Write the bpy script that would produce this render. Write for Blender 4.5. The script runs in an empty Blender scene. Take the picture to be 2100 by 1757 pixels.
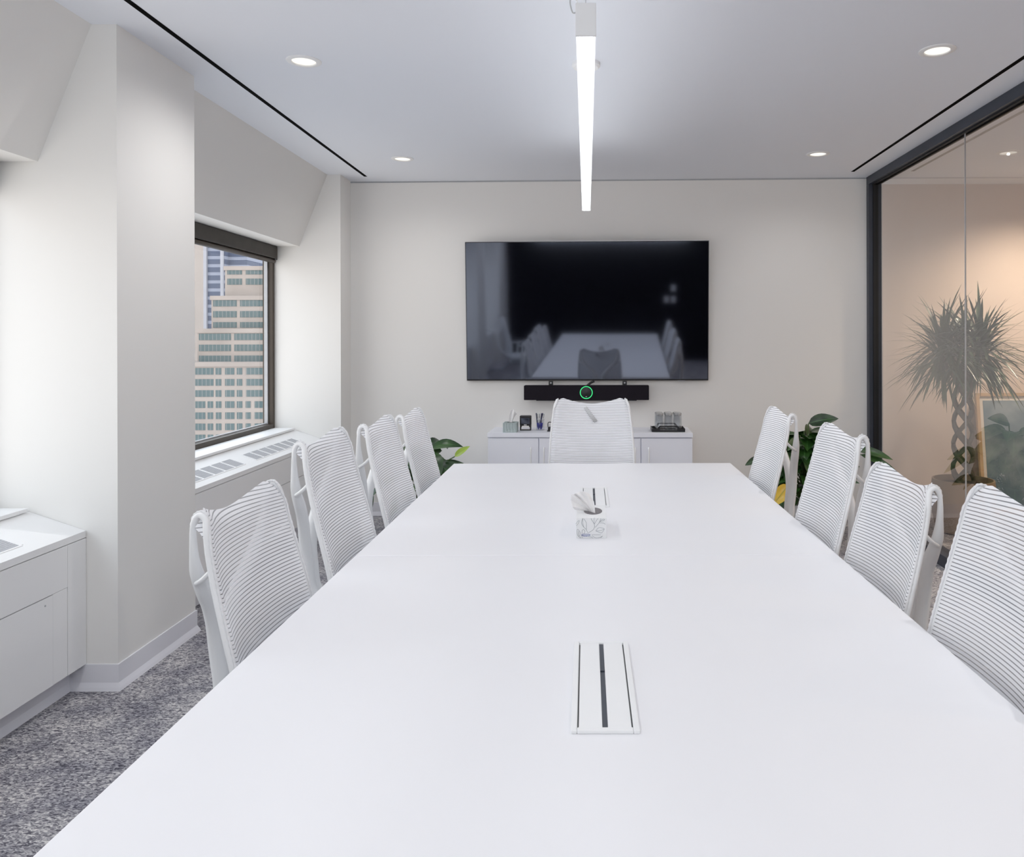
import bpy, bmesh, math, random
from mathutils import Vector, Matrix
random.seed(7)
C = bpy.context.scene.collection
PI = math.pi
CAMZ = 1.375            # eye height
CEIL = 2.626            # ceiling height
PHI = -0.028            # the far wall is a touch out of square with the camera

# ---------------------------------------------------------------- materials
def mat(name, col, rough=0.5, metal=0.0, spec=0.5, var=0.0, scale=20.0, bump=0.0, ior=1.45,
        emit=None, estr=0.0, coat=0.0):
    m = bpy.data.materials.new(name); m.use_nodes = True
    nt = m.node_tree; b = nt.nodes['Principled BSDF']
    b.inputs['Base Color'].default_value = (*col, 1)
    b.inputs['Roughness'].default_value = rough
    b.inputs['Metallic'].default_value = metal
    b.inputs['Specular IOR Level'].default_value = spec
    b.inputs['IOR'].default_value = ior
    b.inputs['Coat Weight'].default_value = coat
    if emit:
        b.inputs['Emission Color'].default_value = (*emit, 1)
        b.inputs['Emission Strength'].default_value = estr
    if var or bump:
        tc = nt.nodes.new('ShaderNodeTexCoord')
        nz = nt.nodes.new('ShaderNodeTexNoise'); nz.inputs['Scale'].default_value = scale
        nz.inputs['Detail'].default_value = 4
        nt.links.new(tc.outputs['Object'], nz.inputs['Vector'])
        if var:
            rp = nt.nodes.new('ShaderNodeValToRGB')
            rp.color_ramp.elements[0].position = 0.3; rp.color_ramp.elements[1].position = 0.7
            rp.color_ramp.elements[0].color = (*[c*(1-var) for c in col], 1)
            rp.color_ramp.elements[1].color = (*[min(1, c*(1+var)) for c in col], 1)
            nt.links.new(nz.outputs['Fac'], rp.inputs['Fac'])
            nt.links.new(rp.outputs['Color'], b.inputs['Base Color'])
        if bump:
            bp = nt.nodes.new('ShaderNodeBump'); bp.inputs['Strength'].default_value = bump
            bp.inputs['Distance'].default_value = 0.002
            nt.links.new(nz.outputs['Fac'], bp.inputs['Height'])
            nt.links.new(bp.outputs['Normal'], b.inputs['Normal'])
    return m

def emis(name, col, s):
    m = bpy.data.materials.new(name); m.use_nodes = True
    nt = m.node_tree; nt.nodes.clear()
    o = nt.nodes.new('ShaderNodeOutputMaterial'); e = nt.nodes.new('ShaderNodeEmission')
    e.inputs['Color'].default_value = (*col, 1); e.inputs['Strength'].default_value = s
    nt.links.new(e.outputs[0], o.inputs[0]); return m

def thin_glass(name, tint, ior=1.5, boost=1.0, floor=0.0, rough=0.0):
    m = bpy.data.materials.new(name); m.use_nodes = True
    nt = m.node_tree; nt.nodes.clear()
    o = nt.nodes.new('ShaderNodeOutputMaterial')
    t = nt.nodes.new('ShaderNodeBsdfTransparent'); t.inputs['Color'].default_value = (*tint, 1)
    g = nt.nodes.new('ShaderNodeBsdfGlossy'); g.inputs['Roughness'].default_value = rough
    g.inputs['Color'].default_value = (1, 1, 1, 1)
    lw = nt.nodes.new('ShaderNodeLayerWeight'); lw.inputs['Blend'].default_value = .5
    pw = nt.nodes.new('ShaderNodeMath'); pw.operation = 'POWER'; pw.inputs[1].default_value = 5
    nt.links.new(lw.outputs['Facing'], pw.inputs[0])
    F0 = ((ior-1)/(ior+1))**2
    f = nt.nodes.new('ShaderNodeMath'); f.operation = 'MULTIPLY_ADD'; f.inputs[1].default_value = 1-F0; f.inputs[2].default_value = F0
    nt.links.new(pw.outputs[0], f.inputs[0])
    mm = nt.nodes.new('ShaderNodeMath'); mm.operation = 'MULTIPLY_ADD'; mm.use_clamp = True
    mm.inputs[1].default_value = boost; mm.inputs[2].default_value = floor
    mx = nt.nodes.new('ShaderNodeMixShader')
    nt.links.new(f.outputs[0], mm.inputs[0]); nt.links.new(mm.outputs[0], mx.inputs[0])
    nt.links.new(t.outputs[0], mx.inputs[1]); nt.links.new(g.outputs[0], mx.inputs[2])
    nt.links.new(mx.outputs[0], o.inputs[0]); return m

def carpet_mat():
    m = bpy.data.materials.new('carpet'); m.use_nodes = True
    nt = m.node_tree; b = nt.nodes['Principled BSDF']; L = nt.links.new
    tc = nt.nodes.new('ShaderNodeTexCoord')
    mp = nt.nodes.new('ShaderNodeMapping'); mp.inputs['Scale'].default_value = (1.0, 2.2, 1.0)
    mp.inputs['Rotation'].default_value = (0, 0, 0.6)
    L(tc.outputs['Object'], mp.inputs['Vector'])
    n1 = nt.nodes.new('ShaderNodeTexNoise'); n1.inputs['Scale'].default_value = 62; n1.inputs['Detail'].default_value = 3
    n1.inputs['Distortion'].default_value = 1.3
    n2 = nt.nodes.new('ShaderNodeTexNoise'); n2.inputs['Scale'].default_value = 7; n2.inputs['Detail'].default_value = 4
    L(mp.outputs[0], n1.inputs['Vector']); L(tc.outputs['Object'], n2.inputs['Vector'])
    r1 = nt.nodes.new('ShaderNodeValToRGB')
    e = r1.color_ramp.elements
    e[0].position = 0.38; e[0].color = (0.075, 0.073, 0.092, 1)
    e[1].position = 0.64; e[1].color = (0.58, 0.57, 0.57, 1)
    k = r1.color_ramp.elements.new(0.5); k.color = (0.27, 0.265, 0.29, 1)
    L(n1.outputs['Fac'], r1.inputs['Fac'])
    r2 = nt.nodes.new('ShaderNodeValToRGB')
    r2.color_ramp.elements[0].position = 0.35; r2.color_ramp.elements[0].color = (0.70, 0.70, 0.75, 1)
    r2.color_ramp.elements[1].position = 0.65; r2.color_ramp.elements[1].color = (1.3, 1.28, 1.24, 1)
    L(n2.outputs['Fac'], r2.inputs['Fac'])
    mx = nt.nodes.new('ShaderNodeMix'); mx.data_type = 'RGBA'; mx.blend_type = 'MULTIPLY'
    mx.inputs[0].default_value = 1
    L(r1.outputs[0], mx.inputs[6]); L(r2.outputs[0], mx.inputs[7]); L(mx.outputs[2], b.inputs['Base Color'])
    b.inputs['Roughness'].default_value = 0.95; b.inputs['Specular IOR Level'].default_value = 0.1
    bp = nt.nodes.new('ShaderNodeBump'); bp.inputs['Strength'].default_value = 0.6; bp.inputs['Distance'].default_value = 0.004
    L(n1.outputs['Fac'], bp.inputs['Height']); L(bp.outputs[0], b.inputs['Normal'])
    return m

def mesh_fabric():
    """striped, see-through knit: solid white bands with thin grey open lines (UV v runs up the back)"""
    m = bpy.data.materials.new('mesh_fabric'); m.use_nodes = True
    nt = m.node_tree; b = nt.nodes['Principled BSDF']; L = nt.links.new
    uv = nt.nodes.new('ShaderNodeUVMap')
    sp = nt.nodes.new('ShaderNodeSeparateXYZ'); L(uv.outputs[0], sp.inputs[0])
    ml = nt.nodes.new('ShaderNodeMath'); ml.operation = 'MULTIPLY'; ml.inputs[1].default_value = 1/0.0085
    L(sp.outputs['Y'], ml.inputs[0])
    fr = nt.nodes.new('ShaderNodeMath'); fr.operation = 'FRACT'; L(ml.outputs[0], fr.inputs[0])
    rp = nt.nodes.new('ShaderNodeValToRGB'); e = rp.color_ramp.elements
    e[0].position = 0.0; e[0].color = (1, 1, 1, 1); e[1].position = 1.0; e[1].color = (1, 1, 1, 1)
    for p, v in ((0.64, 1), (0.72, 0.0), (0.90, 0.0), (0.97, 1)):
        k = e.new(p); k.color = (v, v, v, 1)
    L(fr.outputs[0], rp.inputs['Fac'])
    c = nt.nodes.new('ShaderNodeMix'); c.data_type = 'RGBA'
    c.inputs[6].default_value = (0.31, 0.32, 0.35, 1); c.inputs[7].default_value = (0.86, 0.87, 0.90, 1)
    L(rp.outputs[0], c.inputs[0]); L(c.outputs[2], b.inputs['Base Color'])
    a = nt.nodes.new('ShaderNodeMapRange'); a.inputs['To Min'].default_value = 0.55; a.inputs['To Max'].default_value = 0.95
    L(rp.outputs[0], a.inputs[0]); L(a.outputs[0], b.inputs['Alpha'])
    b.inputs['Roughness'].default_value = 0.75; b.inputs['Specular IOR Level'].default_value = 0.2
    return m

def facade_mat(name, wallc, glassc, floor_h, bay, fw=0.5, fb=0.85):
    """procedural curtain-wall: floors along Z, bays along X"""
    m = bpy.data.materials.new(name); m.use_nodes = True
    nt = m.node_tree; b = nt.nodes['Principled BSDF']; L = nt.links.new
    tc = nt.nodes.new('ShaderNodeTexCoord'); sp = nt.nodes.new('ShaderNodeSeparateXYZ'); L(tc.outputs['Object'], sp.inputs[0])
    def band(sock, period, frac):
        d = nt.nodes.new('ShaderNodeMath'); d.operation = 'DIVIDE'; d.inputs[1].default_value = period; L(sock, d.inputs[0])
        f = nt.nodes.new('ShaderNodeMath'); f.operation = 'FRACT'; L(d.outputs[0], f.inputs[0])
        g = nt.nodes.new('ShaderNodeMath'); g.operation = 'LESS_THAN'; g.inputs[1].default_value = frac; L(f.outputs[0], g.inputs[0])
        return g.outputs[0]
    mu = nt.nodes.new('ShaderNodeMath'); mu.operation = 'MULTIPLY'
    L(band(sp.outputs['Z'], floor_h, fw), mu.inputs[0]); L(band(sp.outputs['X'], bay, fb), mu.inputs[1])
    mx = nt.nodes.new('ShaderNodeMix'); mx.data_type = 'RGBA'
    mx.inputs[6].default_value = (*wallc, 1); mx.inputs[7].default_value = (*glassc, 1)
    L(mu.outputs[0], mx.inputs[0]); L(mx.outputs[2], b.inputs['Base Color'])
    b.inputs['Roughness'].default_value = 0.7; b.inputs['Specular IOR Level'].default_value = 0.1
    return m

def leaf_mat(name, c0, c1, rib):
    m = bpy.data.materials.new(name); m.use_nodes = True
    nt = m.node_tree; b = nt.nodes['Principled BSDF']; L = nt.links.new
    tc = nt.nodes.new('ShaderNodeTexCoord')
    n = nt.nodes.new('ShaderNodeTexNoise'); n.inputs['Scale'].default_value = 9; L(tc.outputs['Object'], n.inputs['Vector'])
    r = nt.nodes.new('ShaderNodeValToRGB'); r.color_ramp.elements[0].position = .35; r.color_ramp.elements[1].position = .65
    r.color_ramp.elements[0].color = (*c0, 1); r.color_ramp.elements[1].color = (*c1, 1); L(n.outputs['Fac'], r.inputs['Fac'])
    uv = nt.nodes.new('ShaderNodeUVMap'); sp = nt.nodes.new('ShaderNodeSeparateXYZ'); L(uv.outputs[0], sp.inputs[0])
    s = nt.nodes.new('ShaderNodeMath'); s.operation = 'SUBTRACT'; s.inputs[1].default_value = .5; L(sp.outputs['X'], s.inputs[0])
    a = nt.nodes.new('ShaderNodeMath'); a.operation = 'ABSOLUTE'; L(s.outputs[0], a.inputs[0])
    lt = nt.nodes.new('ShaderNodeMath'); lt.operation = 'LESS_THAN'; lt.inputs[1].default_value = .03; L(a.outputs[0], lt.inputs[0])
    mx = nt.nodes.new('ShaderNodeMix'); mx.data_type = 'RGBA'; mx.inputs[7].default_value = (*rib, 1)
    L(lt.outputs[0], mx.inputs[0]); L(r.outputs[0], mx.inputs[6]); L(mx.outputs[2], b.inputs['Base Color'])
    b.inputs['Roughness'].default_value = .32
    return m

def art_mat():
    m = bpy.data.materials.new('abstract_print'); m.use_nodes = True
    nt = m.node_tree; b = nt.nodes['Principled BSDF']; L = nt.links.new
    tc = nt.nodes.new('ShaderNodeTexCoord')
    n = nt.nodes.new('ShaderNodeTexNoise'); n.inputs['Scale'].default_value = 4; n.inputs['Detail'].default_value = 8
    L(tc.outputs['Object'], n.inputs['Vector'])
    r = nt.nodes.new('ShaderNodeValToRGB'); r.color_ramp.elements[0].position = .4; r.color_ramp.elements[1].position = .62
    r.color_ramp.elements[0].color = (.10, .17, .22, 1); r.color_ramp.elements[1].color = (.26, .33, .38, 1)
    L(n.outputs['Fac'], r.inputs['Fac']); L(r.outputs[0], b.inputs['Base Color']); b.inputs['Roughness'].default_value = .5
    return m

M = {}
M['wall'] = mat('wall_paint', (.80, .79, .765), .75, spec=.25, bump=.06, scale=260)
M['wall_warm'] = mat('far_wall_paint', (.80, .785, .76), .75, spec=.25, bump=.06, scale=260)
M['ceiling'] = mat('ceiling_paint', (.82, .85, .91), .85, spec=.15, bump=.05, scale=220)
M['base'] = mat('vinyl_base', (.77, .77, .82), .5)
M['carpet'] = carpet_mat()
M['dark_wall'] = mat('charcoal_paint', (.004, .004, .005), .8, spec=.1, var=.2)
M['laminate'] = mat('white_laminate', (.83, .835, .865), .38, spec=.35, var=.008, scale=3)
M['laminate_edge'] = mat('laminate_edge', (.80, .79, .82), .45)
M['cabinet'] = mat('cabinet_white', (.87, .885, .96), .45, var=.01, scale=3)
M['plastic'] = mat('white_plastic', (.82, .83, .84), .35, var=.01, scale=6)
M['grey_plastic'] = mat('grey_plastic', (.50, .51, .52), .5, var=.02)
M['fabric'] = mesh_fabric()
M['seat_fabric'] = mat('seat_fabric', (.62, .63, .65), .9, var=.08, scale=300, bump=.3)
M['piping'] = mat('knit_piping', (.76, .765, .78), .85, var=.05, scale=200)
M['black'] = mat('black_plastic', (.008, .008, .010), .4, var=.1)
M['black_matte'] = mat('black_cloth', (.010, .008, .012), .85, spec=.15, var=.2, scale=300)
M['slot'] = mat('slot_black', (.002, .002, .002), .9, spec=.05, var=.1)
M['screen'] = mat('screen_glass', (.002, .002, .004), .05, ior=2.7, var=.1)
M['screen'].node_tree.nodes['Principled BSDF'].inputs['Specular Tint'].default_value = (.72, .80, 1, 1)
M['silver'] = mat('brushed_metal', (.55, .55, .57), .35, metal=.9, var=.05, scale=60)
M['frame_dark'] = mat('charcoal_aluminium', (.030, .036, .050), .45, spec=.4, var=.1, scale=5)
M['gasket'] = mat('black_gasket', (.004, .004, .005), .7, var=.1)
M['bronze'] = mat('bronze_frame', (.034, .023, .014), .5, var=.15, scale=15)
M['shade'] = mat('shade_brown', (.030, .025, .020), .6, var=.15, scale=12)
M['stop'] = mat('grey_glazing_bead', (.42, .43, .45), .5, var=.05)
M['win_glass'] = thin_glass('window_glass', (.80, .81, .82), 1.45, .6)
M['part_glass'] = thin_glass('partition_glass', (.84, .82, .80), 1.52, 2.4, .06)
M['drink_glass'] = thin_glass('drinking_glass', (.93, .94, .95), 1.45, 1.0, .02)
M['hvac'] = mat('enamel_white', (.86, .86, .86), .42, var=.006, scale=3)
M['hvac_dark'] = mat('shadow_gap', (.10, .10, .11), .8, var=.1)
M['grille'] = mat('grille_grey', (.40, .41, .44), .55, var=.05, scale=100)
M['lamp_on'] = emis('diffuser_glow', (.93, .96, 1.0), 11)
M['fill_up'] = emis('uplight_fill', (.93, .96, 1.0), 4.0)  # upward glow added to brighten the ceiling
M['down_on'] = emis('downlight_glow', (1.0, .93, .80), 1.0)
M['lamp_white'] = mat('lamp_white', (.88, .88, .88), .45, var=.01)
M['green_led'] = emis('green_led', (.05, .75, .22), 1.1)
M['paper'] = mat('card_white', (.78, .79, .80), .7, var=.02)
M['tissue'] = mat('tissue_paper', (.88, .87, .87), .9, spec=.1, bump=.4, scale=80)
M['ink'] = mat('grey_ink', (.25, .28, .30), .8, var=.1)
M['blue_ink'] = mat('blue_ink', (.06, .10, .35), .8, var=.1)
M['sage'] = mat('sage_card', (.36, .43, .43), .7, var=.06, scale=30)
M['sage_line'] = mat('pale_line', (.72, .80, .79), .7, var=.05)
M['hole'] = mat('dark_opening', (.16, .15, .16), .8, var=.3, scale=30)
M['blue'] = mat('blue_plastic', (.01, .015, .30), .3, var=.1)
M['navy'] = mat('navy_plastic', (.03, .035, .12), .35, var=.1)
M['leaf'] = leaf_mat('leaf_green', (.005, .024, .004), (.024, .080, .013), (.05, .14, .035))
M['leaf_lime'] = leaf_mat('leaf_lime', (.28, .42, .03), (.36, .50, .06), (.22, .36, .03))
M['leaf_yellow'] = leaf_mat('leaf_yellow', (.55, .34, .02), (.66, .46, .04), (.30, .28, .04))
M['leaf_brown'] = leaf_mat('leaf_brown', (.16, .08, .03), (.22, .12, .05), (.1, .06, .02))
M['stem'] = mat('plant_stem', (.05, .10, .02), .5, var=.2)
M['soil'] = mat('potting_soil', (.03, .02, .014), .95, var=.4, scale=60, bump=.6)
M['pot_white'] = mat('white_planter', (.72, .72, .71), .45, var=.01)
M['pot_tan'] = mat('tan_stoneware', (.34, .25, .17), .7, var=.08, scale=12)
M['strap'] = leaf_mat('dracaena_green', (.018, .045, .022), (.05, .10, .045), (.05, .09, .04))
M['bark'] = mat('dracaena_bark', (.09, .075, .06), .85, var=.3, scale=40, bump=.4)
M['oak'] = mat('pale_oak', (.50, .34, .19), .5, var=.12, scale=8)
M['art'] = art_mat()
M['art_mount'] = mat('off_white_mount', (.70, .66, .60), .8, var=.02)
M['corridor_wall'] = mat('corridor_paint', (.70, .60, .53), .8, spec=.15, var=.02, scale=2)
M['beige_stone'] = mat('beige_precast', (.30, .258, .23), .85, spec=.05, var=.10, scale=.15)
M['ribbon'] = facade_mat('ribbon_glazing', (.22, .21, .205), (.075, .108, .112), 40, 1.1, 1.0, .9)
M['blue_tower'] = facade_mat('balcony_tower', (.24, .26, .32), (.08, .095, .14), 2.9, 90, .62, 1.0)
M['pale_tower'] = mat('pale_render', (.36, .31, .275), .9, spec=.05, var=.05, scale=.1)
M['white_pier'] = mat('white_pier', (.34, .34, .37), .8, spec=.05, var=.05, scale=.3)
M['city_floor'] = mat('street_grey', (.62, .63, .66), .9, var=.2, scale=.05)

# ---------------------------------------------------------------- mesh helpers
class MB:
    def __init__(s): s.bm = bmesh.new(); s.uv = None
    def box(s, x0, x1, y0, y1, z0, z1, bevel=0, seg=2):
        r = bmesh.ops.create_cube(s.bm, size=1)
        for v in r['verts']:
            v.co = Vector(((x0+x1)/2 + v.co.x*(x1-x0), (y0+y1)/2 + v.co.y*(y1-y0), (z0+z1)/2 + v.co.z*(z1-z0)))
        if bevel:
            es = list({e for v in r['verts'] for e in v.link_edges})
            bmesh.ops.bevel(s.bm, geom=es, offset=bevel, segments=seg, affect='EDGES', profile=.5)
        return s
    def prism(s, poly, a, b, axis='y'):
        """poly of 2-D points extruded from a to b; axis y: (x,z), x: (y,z), z: (x,y)"""
        f = {'y': lambda p, t: (p[0], t, p[1]), 'x': lambda p, t: (t, p[0], p[1]), 'z': lambda p, t: (p[0], p[1], t)}[axis]
        v0 = [s.bm.verts.new(f(p, a)) for p in poly]; v1 = [s.bm.verts.new(f(p, b)) for p in poly]
        n = len(poly)
        fs = [s.bm.faces.new(v0), s.bm.faces.new(v1[::-1])]
        for i in range(n): fs.append(s.bm.faces.new((v0[i], v1[i], v1[(i+1) % n], v0[(i+1) % n])))
        bmesh.ops.recalc_face_normals(s.bm, faces=fs)
        return s
    def quad(s, *p):
        s.bm.faces.new([s.bm.verts.new(q) for q in p]); return s
    def tube(s, pts, rad, n=8, side=Vector((1, 0, 0)), cap=True, closed=False):
        """rad: number, or list of (a along side, b across)"""
        pts = [Vector(p) for p in pts]; N = len(pts); rings = []; last = None
        for i, p in enumerate(pts):
            if closed: t = pts[(i+1) % N] - pts[i-1]
            else: t = pts[min(i+1, N-1)] - pts[max(i-1, 0)]
            if t.length < 1e-9: t = Vector((0, 0, 1))
            t.normalize()
            ref = side if last is None else last
            sx = ref - t*ref.dot(t)
            if sx.length < 1e-3:
                sx = Vector((0, 1, 0)) - t*t.y
                if sx.length < 1e-3: sx = Vector((0, 0, 1)) - t*t.z
            sx.normalize(); last = sx if last is not None or abs(t.dot(side)) > .95 else None
            ny = t.cross(sx)
            r = rad[i] if isinstance(rad, (list, tuple)) else rad
            a, b = r if isinstance(r, (list, tuple)) else (r, r)
            rings.append([s.bm.verts.new(p + sx*a*math.cos(2*PI*k/n) + ny*b*math.sin(2*PI*k/n)) for k in range(n)])
        for i in range(N if closed else N-1):
            A, B = rings[i], rings[(i+1) % N]
            for k in range(n): s.bm.faces.new((A[k], A[(k+1) % n], B[(k+1) % n], B[k]))
        if cap and not closed:
            s.bm.faces.new(rings[0][::-1]); s.bm.faces.new(rings[-1])
        return s
    def lathe(s, prof, n=24, c=(0, 0, 0), axis='z', cap=True):
        rings = []
        for r, z in prof:
            ring = []
            for k in range(n):
                a = 2*PI*k/n; u, v = r*math.cos(a), r*math.sin(a)
                q = (u, v, z) if axis == 'z' else ((u, z, v) if axis == 'y' else (z, u, v))
                ring.append(s.bm.verts.new((c[0]+q[0], c[1]+q[1], c[2]+q[2])))
            rings.append(ring)
        fs = []
        for A, B in zip(rings, rings[1:]):
            for k in range(n): fs.append(s.bm.faces.new((A[k], A[(k+1) % n], B[(k+1) % n], B[k])))
        if cap:
            if prof[0][0] > 1e-4: fs.append(s.bm.faces.new(rings[0][::-1]))
            if prof[-1][0] > 1e-4: fs.append(s.bm.faces.new(rings[-1]))
        bmesh.ops.recalc_face_normals(s.bm, faces=fs)
        return s
    def grid(s, rows, uvs=None):
        """rows: list of lists of points -> quads, optional matching uv"""
        if uvs and not s.uv: s.uv = s.bm.loops.layers.uv.new('UVMap')
        V = [[s.bm.verts.new(p) for p in r] for r in rows]
        for i in range(len(rows)-1):
            for j in range(len(rows[0])-1):
                f = s.bm.faces.new((V[i][j], V[i][j+1], V[i+1][j+1], V[i+1][j]))
                if uvs:
                    for lp, (a, b) in zip(f.loops, ((i, j), (i, j+1), (i+1, j+1), (i+1, j))): lp[s.uv].uv = uvs[a][b]
        return s
    def build(s, name, m, parent=None, smooth=False, loc=None, solid=0, bevel=0):
        me = bpy.data.meshes.new(name); s.bm.to_mesh(me); s.bm.free()
        me.materials.append(m)
        if smooth:
            for p in me.polygons: p.use_smooth = True
        o = bpy.data.objects.new(name, me); C.objects.link(o)
        if smooth == 'auto':
            md = o.modifiers.new('sharp', 'EDGE_SPLIT'); md.split_angle = math.radians(38)
        if solid:
            md = o.modifiers.new('thick', 'SOLIDIFY'); md.thickness = solid; md.offset = 0
        if bevel:
            md = o.modifiers.new('bevel', 'BEVEL'); md.width = bevel; md.segments = 2; md.limit_method = 'ANGLE'
        if parent: o.parent = parent
        if loc: o.location = loc
        return o

def spline(pts, n=6):
    """Catmull-Rom through points (any dimension)"""
    out = []; P = [pts[0]] + list(pts) + [pts[-1]]
    for i in range(1, len(P)-2):
        for k in range(n):
            t = k/n
            out.append(tuple(.5*((2*b) + (-a+c)*t + (2*a-5*b+4*c-d)*t*t + (-a+3*b-3*c+d)*t**3)
                             for a, b, c, d in zip(P[i-1], P[i], P[i+1], P[i+2])))
    out.append(tuple(pts[-1])); return out

def tag(o, label, cat, group=None, kind=None):
    if label: o['label'] = label
    if cat: o['category'] = cat
    if group: o['group'] = group
    if kind: o['kind'] = kind
    return o
def thing(name, label, cat, loc=(0, 0, 0), rz=0, group=None):
    o = bpy.data.objects.new(name, None); C.objects.link(o); o.empty_display_size = .1
    o.location = loc; o.rotation_euler = (0, 0, rz)
    return tag(o, label, cat, group)
def struct(o, label=None, cat=None): return tag(o, label, cat, None, 'structure')
def dup(root, loc, rz, label):
    r = root.copy(); C.objects.link(r); r.location = loc; r.rotation_euler = (0, 0, rz); r['label'] = label
    for ch in root.children:
        c = ch.copy(); C.objects.link(c); c.parent = r
        for g in ch.children:
            d = g.copy(); C.objects.link(d); d.parent = c
    return r
def wall_y(x): return 6.092 + PHI*x        # far wall plane

# ================================================================ THE ROOM
XL = -1.853
ROOM_B = -1.9
b = MB(); b.box(-2.5, 5.2, ROOM_B-.1, 7.2, -.1, 0)
struct(b.build('floor', M['carpet']), 'grey speckled loop carpet', 'floor')
b = MB(); b.box(-2.5, 5.2, ROOM_B-.1, 7.2, CEIL, CEIL+.15)
struct(b.build('ceiling', M['ceiling']), 'flat pale grey ceiling', 'ceiling')
# far wall, running on past the glass into the corridor
b = MB(); b.box(-.05, 4.15, 0, .15, 0, CEIL-.012)
o = struct(b.build('wall_back', M['wall_warm']), 'off white far wall behind the television', 'wall'); o.location = (-1.86, wall_y(-1.86), 0); o.rotation_euler.z = PHI
b = MB(); b.box(-.05, 4.15, .005, .15, CEIL-.012, CEIL)
o = struct(b.build('trim_1', M['stop']), 'thin grey reveal line along the top of the far wall', 'trim'); o.location = (-1.86, wall_y(-1.86), 0); o.rotation_euler.z = PHI
b = MB(); b.prism([(0, 0), (-.018, 0), (-.014, .012), (-.006, .03), (-.006, .102), (0, .102)], -.0, 3.98, 'x')
o = struct(b.build('baseboard_back', M['base']), 'pale grey vinyl baseboard on the far wall', 'baseboard'); o.location = (-1.86, wall_y(-1.86), 0); o.rotation_euler.z = PHI
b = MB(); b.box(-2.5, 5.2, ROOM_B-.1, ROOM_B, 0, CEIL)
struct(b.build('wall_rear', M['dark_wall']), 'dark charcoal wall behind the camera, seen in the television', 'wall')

# left wall: pillars, sloping bulkheads over the windows, low walls under them
PIL = [(-1.88, -.95), (.30, .90), (3.08, 3.69), (5.88, 6.13)]
BAYS = [(-.95, .30), (.90, 3.08), (3.69, 5.88)]
b = MB()
for a, c in PIL: b.box(-2.432, XL, a, c, 0, CEIL)
for a, c in BAYS:
    b.prism([(-1.952, CEIL), (-2.165, 2.085), (-2.432, 2.085), (-2.432, CEIL)], a, c)
    b.box(-2.432, -2.35, a, c, 0, .70)
struct(b.build('wall_left', M['wall']), 'white window wall with pillars and sloping bulkheads', 'wall')
b = MB()
for a, c in PIL:
    for d0, z0, d1, z1 in ((.018, 0, .014, .012), (.014, .012, .006, .030), (.006, .030, .006, .102), (.006, .102, 0, .102)):
        path = lambda d, z: [(-2.06, a-d, z), (XL+d, a-d, z), (XL+d, c+d, z), (-2.06, c+d, z)]
        b.grid([path(d0, z0), path(d1, z1)])
struct(b.build('baseboard_left', M['base']), 'pale grey coved baseboard round the window pillars', 'baseboard')

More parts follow.
